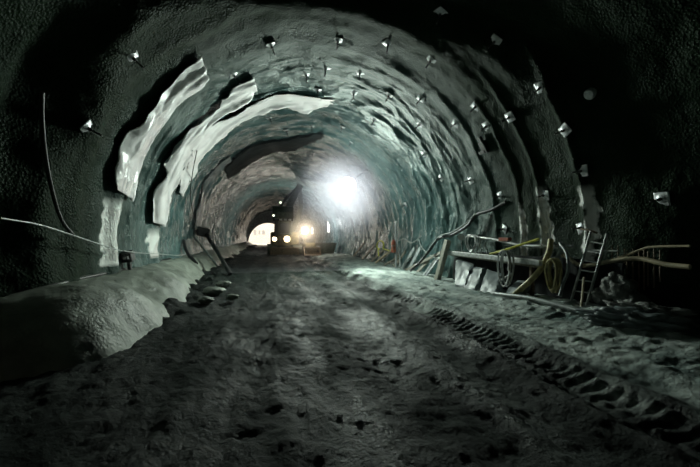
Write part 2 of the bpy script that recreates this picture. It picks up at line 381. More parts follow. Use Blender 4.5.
def floor_h(X, Y):
    X = np.asarray(X, float); Y = np.asarray(Y, float)
    h = 0.05 * fbm(X * .8, Y * .35, 3.0, 4) + 0.034 * fbm(X * 4, Y * 3.2, 7.0, 4) + .014 * np.abs(pnoise(X * 9, Y * 7, 27.0)) * sstep(16, 9, Y) - .03 * np.abs(pnoise(X * 2.3, Y * 1.2, 15.0))
    wob = .16 * pnoise(Y * .22, 3.3, 1.0) + .05 * pnoise(Y * .9, X * .5, 6.0)
    # raised smooth strip along the right, rising to the wall close by
    h = h + .10 * sstep(3.9, 4.5, X) + .03 * np.clip(pnoise(X * 8, Y * 6, 61.0) - .1, 0, 1) * sstep(3.8, 4.3, X) + .02 * pnoise(X * 3.5, Y * 9, 66.0) * sstep(3.8, 4.3, X) + .16 * sstep(4.6, 5.8, X) * sstep(10, 5, Y)
    # wheel ruts
    for xc, w, dp in ((3.42, .33, .15), (1.55, .42, .045), (2.55, .25, .05), (-.3, .35, .03)):
        h = h - dp * np.exp(-((X - xc - wob) / w) ** 4) + .4 * dp * np.exp(-((np.abs(X - xc - wob) - w * 1.25) / .12) ** 2)
    # lug prints in the deep right rut
    t = X - 3.42 - wob
    ph = (Y + .45 * np.abs(t)) / .17
    lug = sstep(.1, .3, np.abs((ph % 1) - .5)) * (np.abs(t) < .33)
    brk = np.clip(.7 + .9 * fbm(X * 1.5, Y * 1.1, 33.0, 3), 0, 1)
    h = h + .05 * brk * lug * sstep(.04, .09, np.abs(t)) * sstep(26, 14, Y)
    t = X - 1.55 - wob
    lug2 = sstep(.1, .35, np.abs(((Y + .25 * t) / .26 % 1) - .5)) * (np.abs(t) < .45)
    h = h + .02 * np.clip(.2 + 1.2 * fbm(X * 1.3, Y * .8, 43.0, 3), 0, 1) * lug2 * sstep(26, 14, Y)
    t = X - .2 - wob
    lug3 = sstep(.1, .35, np.abs(((Y - .2 * t) / .3 % 1) - .5)) * (np.abs(t) < .4)
    h = h + .016 * np.clip(.1 + 1.2 * fbm(X * 1.3, Y * .8, 53.0, 3), 0, 1) * lug3 * sstep(26, 14, Y)
    # clods piled against the left haunch
    h = h + .22 * sstep(-1.0, -2.2, X) * sstep(5.0, 8.5, Y) * (0.6 + 0.9 * fbm(X * 1.6, Y * 1.2, 12.0, 3))
    return h
def floor_z(x, y): return float(floor_h(x, y))
def floor():
    ys = [-6.0]
    while ys[-1] < LEN + .4: ys.append(ys[-1] + (.25 if ys[-1] < 1 else max(.025, min(.0045 * ys[-1], .3))))
    ys = np.array(ys); xs = np.linspace(-4.3, 7.5, 390)
    X, Y = np.meshgrid(xs, ys)
    A = np.stack([X, Y, floor_h(X, Y)], -1)
    structure(grid_mesh('floor', A.reshape(-1, 3), len(ys), len(xs), M['mud'], flip=True), 'muddy tunnel floor rutted with wheel tracks')
floor()

def haunch():
    ys = np.array([y for y in np.concatenate([np.arange(4.15, 14, .05), np.arange(14, LEN + .01, .2)])])
    u = np.linspace(0, 1, 60); U, Y = np.meshgrid(u, ys)
    top = .78 + .05 * pnoise(Y * .4, 2.0)
    x0 = -3.42; x1 = -1.75 + .25 * pnoise(Y * .5, 9.0) - .35 * sstep(9, 13, Y)
    # profile: narrow ledge, rounded shoulder, slope down
    xx = x0 + (x1 - x0) * U
    zz = top * (1 - U ** 1.7) - .12 * U ** 4
    lump = .26 * np.exp(-((Y - 5.9) / 1.15) ** 2) + .20 * np.exp(-((Y - 9.3) / .8) ** 2) + .08 * pnoise(Y * .7, U * 2, 5.0)
    bell = np.sin(PI * np.clip(U, 0, 1)) ** 1.2
    xx = xx + lump * bell * .8; zz = zz + lump * bell * .8
    nose = np.sqrt(np.clip(1 - (1 - sstep(4.1, 5.8, Y)) ** 2, 0, 1)) * sstep(4.1, 4.8, Y) ** .5
    xx = x0 + (xx - x0) * nose; zz = -.15 + (zz + .15) * nose
    n = .03 * fbm(Y * 2.2, U * 4, 8.0, 4) * (U > .03)
    A = np.stack([xx + n, Y, zz + n], -1)
    # ledge and gap behind the top edge
    pre = np.stack([np.full_like(ys, x0 - .45), ys, -.15 + (top[:, 0] + .05) * nose[:, 0]], -1)[:, None]
    pre2 = np.stack([np.full_like(ys, x0 - .03), ys, -.15 + (top[:, 0] + .05) * nose[:, 0]], -1)[:, None]
    A = np.concatenate([pre, pre2, A], 1)
    structure(grid_mesh('trim_1', A.reshape(-1, 3), A.shape[0], A.shape[1], M['haunch'], flip=False), 'bulging sprayed concrete haunch along the foot of the left wall')
haunch()

# end walls: one behind the photographer, one at the far end with the portal opening
def end_walls():
    mb = MB(); n = 40
    vs = [Vector((AX, -5.9, 1.6))] + [Vector((AX + (RAD + .4) * math.cos(2 * PI * k / n), -5.9, 1.6 + (RAD + .4) * math.sin(2 * PI * k / n))) for k in range(n)]
    mb.add(vs, [(0, 1 + k, 1 + (k + 1) % n) for k in range(n)])
    structure(mb.build('wall_back', M['lining']), 'sprayed concrete tunnel face behind the viewer')
    mb = MB(); vs = []; n = 36; cx, w, hh = .55, 3.7, 4.3
    for k in range(n + 1):
        a = PI * k / n
        i = Vector((cx + w * math.cos(a), 0, hh * math.sin(a) ** .9)); o = Vector((AX + 6 * math.cos(a), 0, -.4 + 7.8 * math.sin(a)))
        for y in (LEN - .3, LEN + .5): vs += [i + Vector((0, y, 0)), o + Vector((0, y, 0))]
    fs = []
    for k in range(n):
        b, c = 4 * k, 4 * (k + 1); fs += [(b, b + 1, c + 1, c), (b + 2, c + 2, c + 3, b + 3), (b, c, c + 2, b + 2), (b + 1, b + 3, c + 3, c + 1)]
    mb.add(vs, fs); structure(mb.build('wall_far', M['concrete']), 'concrete portal wall at the far end of the tunnel')
end_walls()

# outside, seen through the portal
MB().box((0, 110, -.35), (120, 86, .5)).build('ground', M['ground'])['kind'] = 'structure'

#DETAILS_BEGIN
# ================================================================== MAIN LAMP
def flood_lamp(name, p, aim, size, label, glow, strength, arm_to, group=None, cat='lamp'):
    root = empty(name, p, label, cat, group)
    z = Vector(aim).normalized(); q = z.to_track_quat('Z', 'Y').to_matrix().to_4x4(); T = Matrix.Translation(p) @ q
    MB().lathe([(size * .35, -size * .55), (size * .62, -size * .45), (size * .9, -size * .1), (size * 1.02, -.02), (size * 1.06, .03), (size * .98, .03), (size * .96, .0)], T, 28).build('housing', M['dark_steel'], root, smooth=True)
    MB().lathe([(0.01, .012), (size * .5, .022), (size * .95, .006), (size * .95, -.004)], T, 28).build('lens', glow, root, smooth=True)
    mb = MB(); b = p - z * size * .4
    mb.tube([b, (b + arm_to) / 2 + Vector((0, 0, .08)), arm_to], .035, 8)
    mb.box(arm_to, (.25, .25, .08), Euler((0, -.6, 0)))
    mb.build('bracket', M['dark_steel'], root, smooth=True)
    return root
LP = at_x(348, 185, 4.1)
lphi, ly = wall_hit(352, 180)
flood_lamp('floodlight', LP, (-.35, -1, -.25), .42, 'large blazing white floodlight hung high on the right side of the crown', emit('lamp_glow', (.93, .95, 1), 9), 0, wall_frame(lphi, LP.y + .6, -.02)[1])
for (px, py, hgt, lab) in ((328, 226, 1.35, 'tall cool white tube lamp on the right wall beyond the floodlight'), (312, 231, .95, 'short warm white tube lamp deepest along the right wall')):
    p = at_x(px, py, 6.55); root = empty('tube_lamp', p, lab, 'lamp', 'tube lamps on the right wall')
    MB().box(p + Vector((.16, 0, 0)), (.14, .72, hgt + .2), bev=.02).build('housing', M['dark_steel'], root)
    MB().box(p + Vector((.05, -.05, 0)), (.1, .62, hgt), bev=.04).build('tube', emit('tube_glow', (1, .96, .9), 3.2), root)
    mb = MB()
    for s in (-.4, .4): MB().box(p + Vector((.33, 0, s * hgt)), (.3, .06, .06)).build('bracket', M['dark_steel'], root)

# ================================================================== FOIL SHEETS ON THE LEFT SHOULDER
def sheet(name, label, Lp, Rp, m, lift0=.10, lift1=.28, crum=.05, seed=0, nu=90, nv=34, group=None, ragged=0):
    def par(ps): return [Vector((*wall_hit(a, b, .12), 0)) for a, b in ps]
    A, B = spl(par(Lp), 14), spl(par(Rp), 14); n = min(len(A), len(B))
    a = np.array([[v.x, v.y] for v in A[:n]]); b = np.array([[v.x, v.y] for v in B[:n]])
    t = np.linspace(0, n - 1, nu)
    a = np.stack([np.interp(t, range(n), a[:, k]) for k in (0, 1)], 1); b = np.stack([np.interp(t, range(n), b[:, k]) for k in (0, 1)], 1)
    v = np.linspace(0, 1, nv)[None, :, None]
    G = a[:, None] * (1 - v) + b[:, None] * v
    phi, y = G[..., 0], G[..., 1]
    U, V = np.meshgrid(np.linspace(0, 1, nu), np.linspace(0, 1, nv), indexing='ij')
    if ragged:
        e = ragged * pnoise(U * 22, V * 3, seed + .5); y = y + e * (V > .9); phi = phi + e * .5 * (U < .05)
    s = phi * RAD
    # crumples: long creases plus facets
    c1 = np.abs(pnoise(s * .45 + y * .3, y * 2.0 - s * .2, seed)) ; c2 = np.abs(pnoise((s + y * 1.3) * 1.2, (y - s * .6) * .8, seed + 5)); c3 = np.abs(pnoise(s * 6, y * 6, seed + 8))
    lift = lift0 + (lift1 - lift0) * (.35 + .65 * np.sin(PI * U) ** .5) * (.75 + .25 * V) + crum * (2.6 * c1 + 1.3 * c2 + .2 * c3 - .9)
    B5 = np.stack([lining_offset(phi, y + o) for o in (-.3, -.15, 0, .15, .3)]); base = .55 * B5.max(0) + .45 * B5.mean(0)
    # smooth the wall's own ripples out of the hanging sheet
    base = base + .02
    r = RAD - base - np.maximum(lift, .04)
    X = AX + r * np.cos(phi); Z = 1.6 + r * np.sin(phi)
    o = grid_mesh(name, np.stack([X, y, Z], -1).reshape(-1, 3), nu, nv, m)
    sd = o.modifiers.new('thickness', 'SOLIDIFY'); sd.thickness = .008
    return tag(o, label, 'sheet', group)
g = 'loose sheets hanging from the left shoulder of the vault'
sheet('foil_sheet', 'widest crumpled silver grey foil sheet, nearest of the loose sheets on the left',
      [(203, 58), (190, 66), (167, 88), (144, 120), (128, 134), (119, 158), (113, 177), (118, 190)],
      [(209, 81), (204, 90), (177, 109), (166, 125), (155, 143), (146, 158), (141, 175), (134, 202)], M['foil'], .02, .06, .085, 3, 110, 40, g)
sheet('foil_sheet', 'long pale sheet with curled top hanging between the wide foil and the ribbon',
      [(254, 77), (230, 93), (213, 114), (185, 135), (166, 157), (163, 173), (154, 190), (151, 222)],
      [(258, 92), (241, 106), (212, 124), (200, 143), (188, 160), (179, 176), (171, 200), (165, 227)], M['felt'], .07, .11, .075, 14, 120, 34, g)
sheet('foil_sheet', 'pale creased ribbon sheet reaching over to the crown with a ragged end',
      [(332, 102), (300, 97), (278, 96), (236, 114), (212, 129), (192, 150), (184, 170), (179, 193)],
      [(330, 106), (305, 113), (281, 108), (247, 121), (227, 135), (206, 153), (193, 177), (183, 197)], M['felt'], .02, .06, .075, 22, 120, 28, g, .10)
sheet('foil_sheet', 'narrow pale strip hanging above the dark box on the left wall',
      [(231, 157), (214, 170), (203, 188), (197, 212), (196, 228)],
      [(233, 162), (218, 173), (207, 190), (202, 211), (200, 228)], M['tarp'], .04, .10, .06, 33, 70, 16, g, .06)
sheet('membrane_sheet', 'black membrane strip drooping under the crown behind the ribbon sheet',
      [(326, 133), (295, 138), (262, 144), (240, 156), (226, 170)],
      [(322, 139), (296, 150), (262, 157), (240, 170), (229, 180)], M['membrane'], .04, .10, .05, 41, 70, 18, g, .08)

# ================================================================== ROCK BOLTS
def bolt_proto():
    r = empty('rock_bolt', (0, 0, 0), 'x', 'rock bolt', 'rock bolts with square plates over the vault')
    bm = bmesh.new(); s = .125
    for (x, y) in ((-s, -s), (s, -s), (s, s), (-s, s)): pass
    bm.free()
    mb = MB(); n = 8; vs = []; fs = []
    for j in range(n + 1):
        for i in range(n + 1):
            x = -s + 2 * s * i / n; y = -s + 2 * s * j / n; d = math.hypot(x, y)
            vs.append((x, y, .012 + .035 * max(0, 1 - (d / .09) ** 2)))
    for j in range(n):
        for i in range(n): a = j * (n + 1) + i; fs.append((a, a + 1, a + n + 2, a + n + 1))
    mb.add(vs, fs); p = mb.build('plate', M['plate'], r, smooth=True); q = p.modifiers.new('thickness', 'SOLIDIFY'); q.thickness = .012; q.offset = -1
    MB().lathe([(.034, .035), (.034, .085), (.028, .095)], None, 6).build('nut', M['dark_steel'], r)
    MB().lathe([(.016, .0), (.016, .27), (.012, .28)], None, 10).build('bolt_shaft', M['dark_steel'], r, smooth=True)
    return r
proto = bolt_proto(); used = [False]
def bolt(px, py, label, tilt=None, sc=1.0):
    phi, y = wall_hit(px, py)
    m, p = wall_frame(phi, y, -.005)
    o = proto if not used[0] else copy_tree(proto); used[0] = True
    rr = random.Random(int(px * 31 + py)); a = rr.uniform(-.5, .5) if tilt is None else tilt
    R = m.to_3x3() @ Euler((rr.uniform(-.12, .12), rr.uniform(-.12, .12), a)).to_matrix()
    o.location = p; o.rotation_euler = R.to_euler(); o.scale = (sc, sc, sc); o['label'] = label
BOLTS = [
 (132, 57, 'bright square bolt plate high on the near left shoulder above the wide foil'),
 (90, 129, 'bright square bolt plate on the left wall beside the wide foil sheet'),
 (271, 45, 'bright square bolt plate on the crown above the curled top of the long sheet'),
 (338, 40, 'dull square bolt plate in the middle of the nearest row on the crown'),
 (388, 43, 'bright square bolt plate right of the dull one in the nearest crown row'),
 (234, 75, 'dim bolt plate left of the curled top of the long pale sheet'),
 (306, 74, 'leftmost bolt plate of the close trio above the ragged ribbon end'),
 (326, 68, 'middle bolt plate of the close trio above the ragged ribbon end'),
 (360, 72, 'rightmost bolt plate of the close trio above the ragged ribbon end'),
 (318, 91, 'bolt plate just above the ragged end of the ribbon sheet'),
 (354, 93, 'bright small bolt plate right of the ragged end of the ribbon sheet'),
 (389, 95, 'dim bolt plate on the crown, second to the right of the ragged ribbon end'),
 (431, 60, 'bright small bolt plate alone on the right shoulder of the crown'),
 (441, 12, 'faint bolt plate at the very top edge right of the crown middle'),
 (496, 40, 'bolt plate on the upper right shoulder beside the nearest lit ridge, topmost of its row'),
 (541, 87, 'bolt plate on the nearest lit right ridge, second down from the top edge'),
 (565, 130, 'bright bolt plate on the nearest lit right ridge, third down from the top edge'),
 (582, 171, 'bright bolt plate halfway up the right wall on the nearest lit ridge'),
 (582, 228, 'bolt plate low on the right wall directly above the ladder'),
 (662, 199, 'bolt plate in the dark at the far right edge of the wall'),
 (545, 195, 'bolt plate on the second bright ridge of the right wall, at mid height'),
 (504, 229, 'bright bolt plate just above the shelf pipe on the right wall'),
 (500, 196, 'bolt plate above the end of the thick wall cable'),
 (510, 117, 'bluish bolt plate on the dark right shoulder, nearest of a loose group'),
 (476, 106, 'dim bolt plate on the right shoulder, upper left of the dark clamp'),
 (487, 126, 'dim bolt plate on the right shoulder right above the dark clamp'),
 (456, 123, 'dim bolt plate on the right shoulder left of the dark clamp'),
 (421, 98, 'small reddish lit bolt plate below the lone bright plate on the right shoulder'),
 (420, 124, 'small bolt plate far up the right shoulder, upper of two close to the floodlight glow'),
 (424, 154, 'small bolt plate far up the right shoulder, lower of two close to the floodlight glow'),
 (441, 178, 'small bolt plate on the right wall left of the tall dark seam'),
 (471, 180, 'small bolt plate on the right wall beside the tall dark seam'),
 (374, 120, 'tiny bolt plate on the crown above and right of the floodlight'),
 (351, 142, 'tiny bolt plate on the crown directly above the floodlight'),
 (342, 128, 'tiny bolt plate on the crown above and left of the floodlight'),
 (312, 126, 'tiny bolt plate just above the tip of the black membrane strip'),
 (286, 129, 'tiny bolt plate above the middle of the black membrane strip'),
 (270, 119, 'tiny bolt plate between the ribbon sheet and the black membrane strip'),
 (307, 145, 'tiny bolt plate right below the black membrane strip, rightmost of its row'),
 (313, 154, 'tiny bolt plate in the second row below the black membrane, right one'),
 (295, 154, 'tiny bolt plate in the second row below the black membrane, left one'),
 (322, 163, 'tiny bolt plate on the far crown left of the floodlight, lower one'),
 (335, 157, 'tiny bolt plate on the far crown left of the floodlight, upper one'),
 (405, 205, 'small bolt plate low on the right wall above the garland of hoses'),
]
for (px, py, lab) in BOLTS: bolt(px, py, lab)
# pale round cap on the dark right shoulder, and the dark clamp
m4, p = wall_frame(*wall_hit(590, 94)); m4 = Matrix.Translation(p) @ m4
tag(MB().lathe([(.11, -.05), (.11, .02), (.09, .05), (.02, .06)], m4, 24).build('round_cap', M['plate'], smooth=True), 'pale round cap on the dark right shoulder of the vault', 'cap')
m4, p = wall_frame(*wall_hit(486, 146)); T = Matrix.Translation(p) @ m4
c = MB(); R3 = T.to_3x3()
c.box(T @ Vector((0, 0, .06)), (.34, .2, .14), R3, .02); c.box(T @ Vector((.22, .02, .05)), (.2, .09, .09), R3, .01); c.box(T @ Vector((-.12, .12, .10)), (.09, .26, .08), R3, .01)
tag(c.build('clamp', M['dark_steel']), 'dark metal clamp bolted to the right shoulder of the vault', 'clamp')

# ================================================================== LEFT WALL LINES
def circ_hit(px, py, r):
    d = ray(px, py); a = d.x ** 2 + d.z ** 2; b = -2 * AX * d.x; c = AX * AX - r * r
    return CAM + d * ((-b + math.sqrt(b * b - 4 * a * c)) / (2 * a))
def wtube(pts, lift): return [wall_frame(*wall_hit(a, b, lift), lift)[1] for a, b in pts]
def hose(name, pts, r, m, label, cat, group=None, n=10, k=8):
    return tag(MB().tube(spl(pts, k), r, n).build(name, M[m], smooth=True), label, cat, group)
hose('cable', [circ_hit(a, b, RAD - .22) for a, b in [(42, 92), (42, 120), (46, 160), (54, 198), (62, 221), (73, 235)]], .028, 'rubber', 'black cable running down the near left wall to the thin wire', 'cable')
hose('wire', [circ_hit(a, b, RAD - .32) for a, b in [(0, 218), (40, 225), (75, 236), (108, 247), (122, 251)]], .012, 'steel', 'thin pale wire strung along the near left wall to the dark bracket', 'wire')
hose('wire', [circ_hit(a, b, RAD - .30) for a, b in [(124, 251), (140, 253), (160, 254), (182, 256)]], .010, 'steel', 'thin wire continuing beyond the dark bracket on the left wall', 'wire')
phi, y = wall_hit(122, 257); m4, p = wall_frame(phi, y); T = Matrix.Translation(p) @ m4
root = empty('bracket_box', p, 'dark bracket box on the left wall where the thin wire is tied', 'bracket')
c = MB(); c.box(T @ Vector((0, 0, .12)), (.26, .22, .26), T.to_3x3() @ Euler((.1, 0, .3)).to_matrix(), .03); c.build('body', M['dark_steel'], root)
c = MB(); c.beam(T @ Vector((0, .02, .14)), T @ Vector((0, .02, .14)) + Vector((.02, .05, -.42)), .09, .07); c.build('strut', M['dark_steel'], root)
c = MB(); c.box(T @ Vector((.03, -.15, .15)), (.08, .16, .1), T.to_3x3(), .01); c.build('clip', M['dark_steel'], root)
# pipe lying in the gap behind the haunch
hose('pipe', [(-3.43, y, .78 + .02 * math.sin(y)) for y in (5.6, 6.4, 7.4, 9, 11, 13, 15)], .035, 'rubber', 'black pipe lying in the gap along the top of the left haunch', 'pipe')
# dark box and hoses farther in on the left
p = at_x(203, 232, -3.05)
root = empty('valve_box', p, 'dark valve box on the left wall where the thick hose starts', 'box')
MB().box(p, (.55, .5, .45), Euler((.1, .2, .3)), .04).build('body', M['dark_steel'], root)
MB().lathe([(.1, 0), (.1, .16), (.07, .2)], Matrix.Translation(p + Vector((.2, -.15, -.1))) @ Euler((2.2, 0, .3)).to_matrix().to_4x4(), 14).build('outlet', M['dark_steel'], root, smooth=True)
MB().box(p + Vector((-.3, .05, .05)), (.25, .12, .12)).build('wall_arm', M['dark_steel'], root)
q = at_z(230, 274, .12)
hose('thick_hose', [p + Vector((.26, -.25, -.15)), p.lerp(q, .3) + Vector((.0, 0, .12)), p.lerp(q, .6) + Vector((0, 0, .12)), q], .085, 'rubber', 'thick black hose slanting from the valve box down to the floor', 'hose')
hose('thick_hose', [at_x(194, 236, -3.1), at_x(204, 249, -2.85), at_x(212, 259, -2.5), at_x(222, 272, -2.1)], .05, 'greyhose', 'grey hose slanting down beside the thick black hose on the left', 'hose')
hose('thick_hose', [at_x(184, 240, -3.3), at_x(186, 248, -3.2), at_x(190, 256, -3.05), at_x(196, 264, -2.75)], .09, 'rubber', 'short black hose hanging over the haunch nearer than the valve box', 'hose')
hose('cable', wtube([(196, 150), (192, 175), (190, 195), (192, 212), (197, 226), (203, 230)], .2), .016, 'rubber', 'thin cable drooping from the vault to the valve box', 'cable')

# ================================================================== RIGHT SIDE: POST, RAIL, SHELF, HOSES
fz = floor_z
b = at_x(437, 281, 5.85); t = at_x(448, 240, 5.98); b.z = fz(b.x, b.y) - .05
tag(MB().beam(b, t, .20, .16, (1, 0, 0), .012).build('timber_post', M['post']), 'leaning timber post at the far end of the steel rail', 'post')
r0, r1 = at_x(444, 252, 6.02), at_x(541, 263, 6.02)
tag(MB().beam(r0, r1, .10, .13, (0, 0, 1), .015).build('rail_beam', M['steel']), 'pale steel rail running level along the right wall', 'beam')
bb = Vector((6.16, 6.55, fz(6.16, 6.55) - .05))
tag(MB().beam(bb, Vector((6.16, 6.55, 1.08)), .08, .08, (1, 0, 0), .008).build('steel_post', M['rust']), 'dark steel post propping the near end of the steel rail', 'post')
hose('shelf_pipe', [at_x(468, 236, 6.55), at_x(492, 239, 6.5), at_x(520, 245, 6.5), at_x(546, 246, 6.5), at_x(572, 246, 6.5)], .035, 'steel', 'grey pipe fixed on the right wall above the steel rail', 'pipe')
hose('yellow_pipe', [at_x(490, 254, 6.12), at_x(505, 250, 6.2), at_x(520, 245, 6.32), at_x(539, 239, 6.42)], .03, 'yellow', 'yellow pipe resting across the steel rail and the wall pipe', 'pipe')
def shade_backing():  # added dark sheet standing in for the shaded recess at the wall foot
    ys = np.linspace(4.7, 10.4, 120); u = np.linspace(0, 1, 30); U, Y = np.meshgrid(u, ys)
    z1 = 1.12 + .06 * pnoise(Y * .9, 3.0); X = 6.50 - .10 * U + .05 * pnoise(Y * 2.2, U * 1.2, 4.0) + .03 * np.abs(pnoise(Y * 5, U * 2, 8.0))
    Z = z1 * (1 - U) + .10 * U
    o = grid_mesh('dark_backing', np.stack([X, Y, Z], -1).reshape(-1, 3), 120, 30, M['membrane'])
    m = o.modifiers.new('thickness', 'SOLIDIFY'); m.thickness = .01
    tag(o, 'black backing sheet added to darken the recess behind the steel rail', 'membrane')
shade_backing()
# plank deck under the rail, in shade
tag(MB().beam(at_x(452, 254, 6.38), at_x(556, 268, 6.38), .55, .04, (0, 0, 1), .006).build('plank', M['wood']), 'dark plank lying between the steel rail and the wall', 'plank')
def coil(name, px, py, hw, hh, x, turns, r, m, label, seed):
    rr = random.Random(seed); pts = []
    o0 = at_x(px, py, x); ex = at_x(px + 1, py, x) - o0; ez = at_x(px, py - 1, x) - o0
    N = 22
    for i in range(int(turns * N) + 1):
        a = 2 * PI * i / N; k = i / N
        pts.append(o0 + ex * (hw * (1 + .25 * math.sin(k * 2.1 + seed)) * math.sin(a)) + ez * (hh * (1 + .08 * math.sin(k * 3)) * math.cos(a)) + Vector((-.045 * k + .02 * math.sin(a * 2), 0, 0)))
    return tag(MB().tube(pts, r, 8).build(name, M[m], smooth=True), label, 'coil')
coil('hose_coil', 508, 268, 5, 17, 5.9, 3.3, .022, 'steel', 'pale grey hose coil hung over the steel rail', 2)
coil('rope_coil', 557, 275, 5, 16, 6.25, 4.4, .024, 'paleyellow', 'dull yellow cable coil hanging at the near end of the rail', 5)
coil('wire_coil', 474, 243, 5, 8, 6.3, 3.3, .016, 'steel', 'small bundle of wire coiled on the rail by the timber post', 7)
hose('curved_hose', [at_x(551, 240, 6.45), at_x(549, 252, 6.3), at_x(542, 267, 6.1), at_x(532, 279, 5.9), at_x(522, 288, 5.78), at_x(512, 297, 5.6)], .065, 'paleyellow', 'thick dull yellow hose curving down from the wall to the floor', 'hose')
hose('curved_hose', [at_x(562, 246, 6.5), at_x(558, 256, 6.4), at_x(552, 263, 6.3), at_x(549, 272, 6.25)], .04, 'greyhose', 'short grey hose stub hanging behind the cable coil', 'hose')
hose('floor_hose', [at_x(462, 287, 5.75), at_x(474, 290, 5.7), at_x(487, 288, 5.75), at_x(498, 283, 5.9), at_x(512, 274, 6.1)], .042, 'greyhose', 'grey hose sagging between the stones below the steel rail', 'hose')
a, c2 = at_x(494, 296, 5.5), at_x(618, 318, 5.35)
pts = [a.lerp(c2, k / 5) for k in range(6)]
for q in pts: q.z = max(q.z, fz(q.x, q.y) + .05)
hose('floor_pipe', pts, .05, 'greyhose', 'long grey pipe lying on the floor past the foot of the ladder', 'pipe')
# wall cables
hose('wall_cable', [at_x(506, 202, 6.72), at_x(491, 210, 6.66), at_x(476, 215, 6.62), at_x(467, 226, 6.6), at_x(452, 235, 6.55), at_x(438, 239, 6.45), at_x(429, 251, 6.25), at_x(420, 262, 5.95), at_x(410, 271, 5.6)], .05, 'rubber', 'thick black cable drooping along the right wall behind the timber post', 'cable')
hose('wall_cable', [at_x(476, 213, 6.5), at_x(466, 223, 6.5), at_x(452, 232, 6.45), at_x(440, 236, 6.4), at_x(432, 245, 6.2), at_x(424, 256, 6.0)], .022, 'greyhose', 'thin grey cable drooping just in front of the thick black cable', 'cable')
hose('green_hose', [at_x(419, 238, 6.5), at_x(421, 246, 6.4), at_x(426, 252, 6.3), at_x(433, 257, 6.2), at_x(443, 260, 6.05)], .022, 'greyhose', 'grey green hose looping down to the timber post', 'hose')
hose('green_hose', [at_x(398, 241, 6.4), at_x(404, 239, 6.4), at_x(411, 243, 6.4), at_x(417, 240, 6.45), at_x(421, 236, 6.5)], .03, 'greyhose', 'grey hose strung like a garland above the leaning boards', 'hose')
hose('green_hose', [at_x(402, 240, 6.4), at_x(401, 248, 6.25), at_x(400, 258, 6.1), at_x(400, 267, 5.85)], .025, 'greyhose', 'straight grey hose hanging beside the red extinguisher', 'hose')
m4 = Matrix.Translation(at_x(461, 237, 6.25)) @ Euler((0, -PI / 2, .9)).to_matrix().to_4x4()
root = empty('marker_disc', at_x(461, 237, 6.25), 'small white round disc on a thin rod above the rail', 'marker')
MB().lathe([(.11, -.012), (.11, .012), (.10, .016)], m4, 24).build('disc', M['white'], root)
MB().tube([at_x(461, 237, 6.28), at_x(461.5, 246, 6.28), at_x(462, 254, 6.25)], .012, 8).build('rod', M['steel'], root)
for k, (px, y0, y1) in enumerate([(472, 239, 256), (476, 238, 254), (480, 239, 257), (486, 241, 255)]):
    hose('hanging_wire', [at_x(px, y0, 6.4), at_x(px - 1.2, (2 * y0 + y1) / 3, 6.36), at_x(px + 1.5, (y0 + 2 * y1) / 3, 6.33), at_x(px, y1, 6.28)], .014, 'greyhose', 'grey wire hanging from the wall pipe, %s from the timber post' % ['first', 'second', 'third', 'fourth'][k], 'wire', 'grey wires hanging from the wall pipe')
hose('curved_hose', [at_x(560, 243, 6.45), at_x(567, 254, 6.3), at_x(568, 270, 6.2), at_x(563, 284, 6.1), at_x(560, 296, 5.95)], .035, 'greyhose', 'grey hose dropping to the floor between the cable coil and the ladder', 'hose')
# small red-brown box on the wall pipe
p = at_x(505, 240, 6.5); tag(MB().box(p + Vector((0, 0, .02)), (.14, .34, .1), Euler((0, 0, .1)), .01).build('tool_box', M['red']), 'small rusty red box sitting on the wall pipe', 'box')

# leaning boards along the foot of the right wall
BOARDS = [
 ((353, 258), (364, 243), .16, 'wood', 'dark board farthest along the leaning row, left of the yellow loop'),
 ((362, 261), (374, 246), .18, 'wood', 'dark board second farthest along the leaning row below the yellow loop'),
 ((371, 263), (383, 250), .18, 'wood', 'dark short board leaning under the yellow hose loop'),
 ((375, 265), (394, 248), .13, 'palewood', 'long pale board leaning toward the red extinguisher'),
 ((384, 267), (398, 257), .12, 'wood', 'thin dark board lying low under the red extinguisher'),
 ((394, 269), (405, 252), .15, 'wood', 'dark board leaning just right of the red extinguisher'),
 ((402, 270), (414, 249), .17, 'concrete', 'pale grey slab leaning below the hose garland, left of two'),
 ((408, 272), (420, 249), .20, 'concrete', 'pale grey slab leaning below the hose garland, right of two'),
 ((405, 272), (440, 253), .12, 'wood', 'longest dark board lying slantwise behind the timber post'),
 ((417, 275), (428, 261), .18, 'wood', 'short dark board leaning in front of the longest board'),
 ((424, 278), (438, 258), .30, 'concrete', 'broad grey slab leaning against the timber post'),
]
for (b0, t0, w, m, lab) in BOARDS:
    b = at_z(*b0, 0.0); b.z = fz(b.x, b.y) - .02
    xt = min(6.45, b.x + .9)
    t = at_x(*t0, xt)
    ext = (t - b).normalized() * .06
    tag(MB().beam(b, t + ext, .055, w, (0, 1, 0), .006).build('board' if m != 'concrete' else 'slab', M[m]), lab, 'board' if m != 'concrete' else 'slab', 'boards and slabs leaning along the right wall')

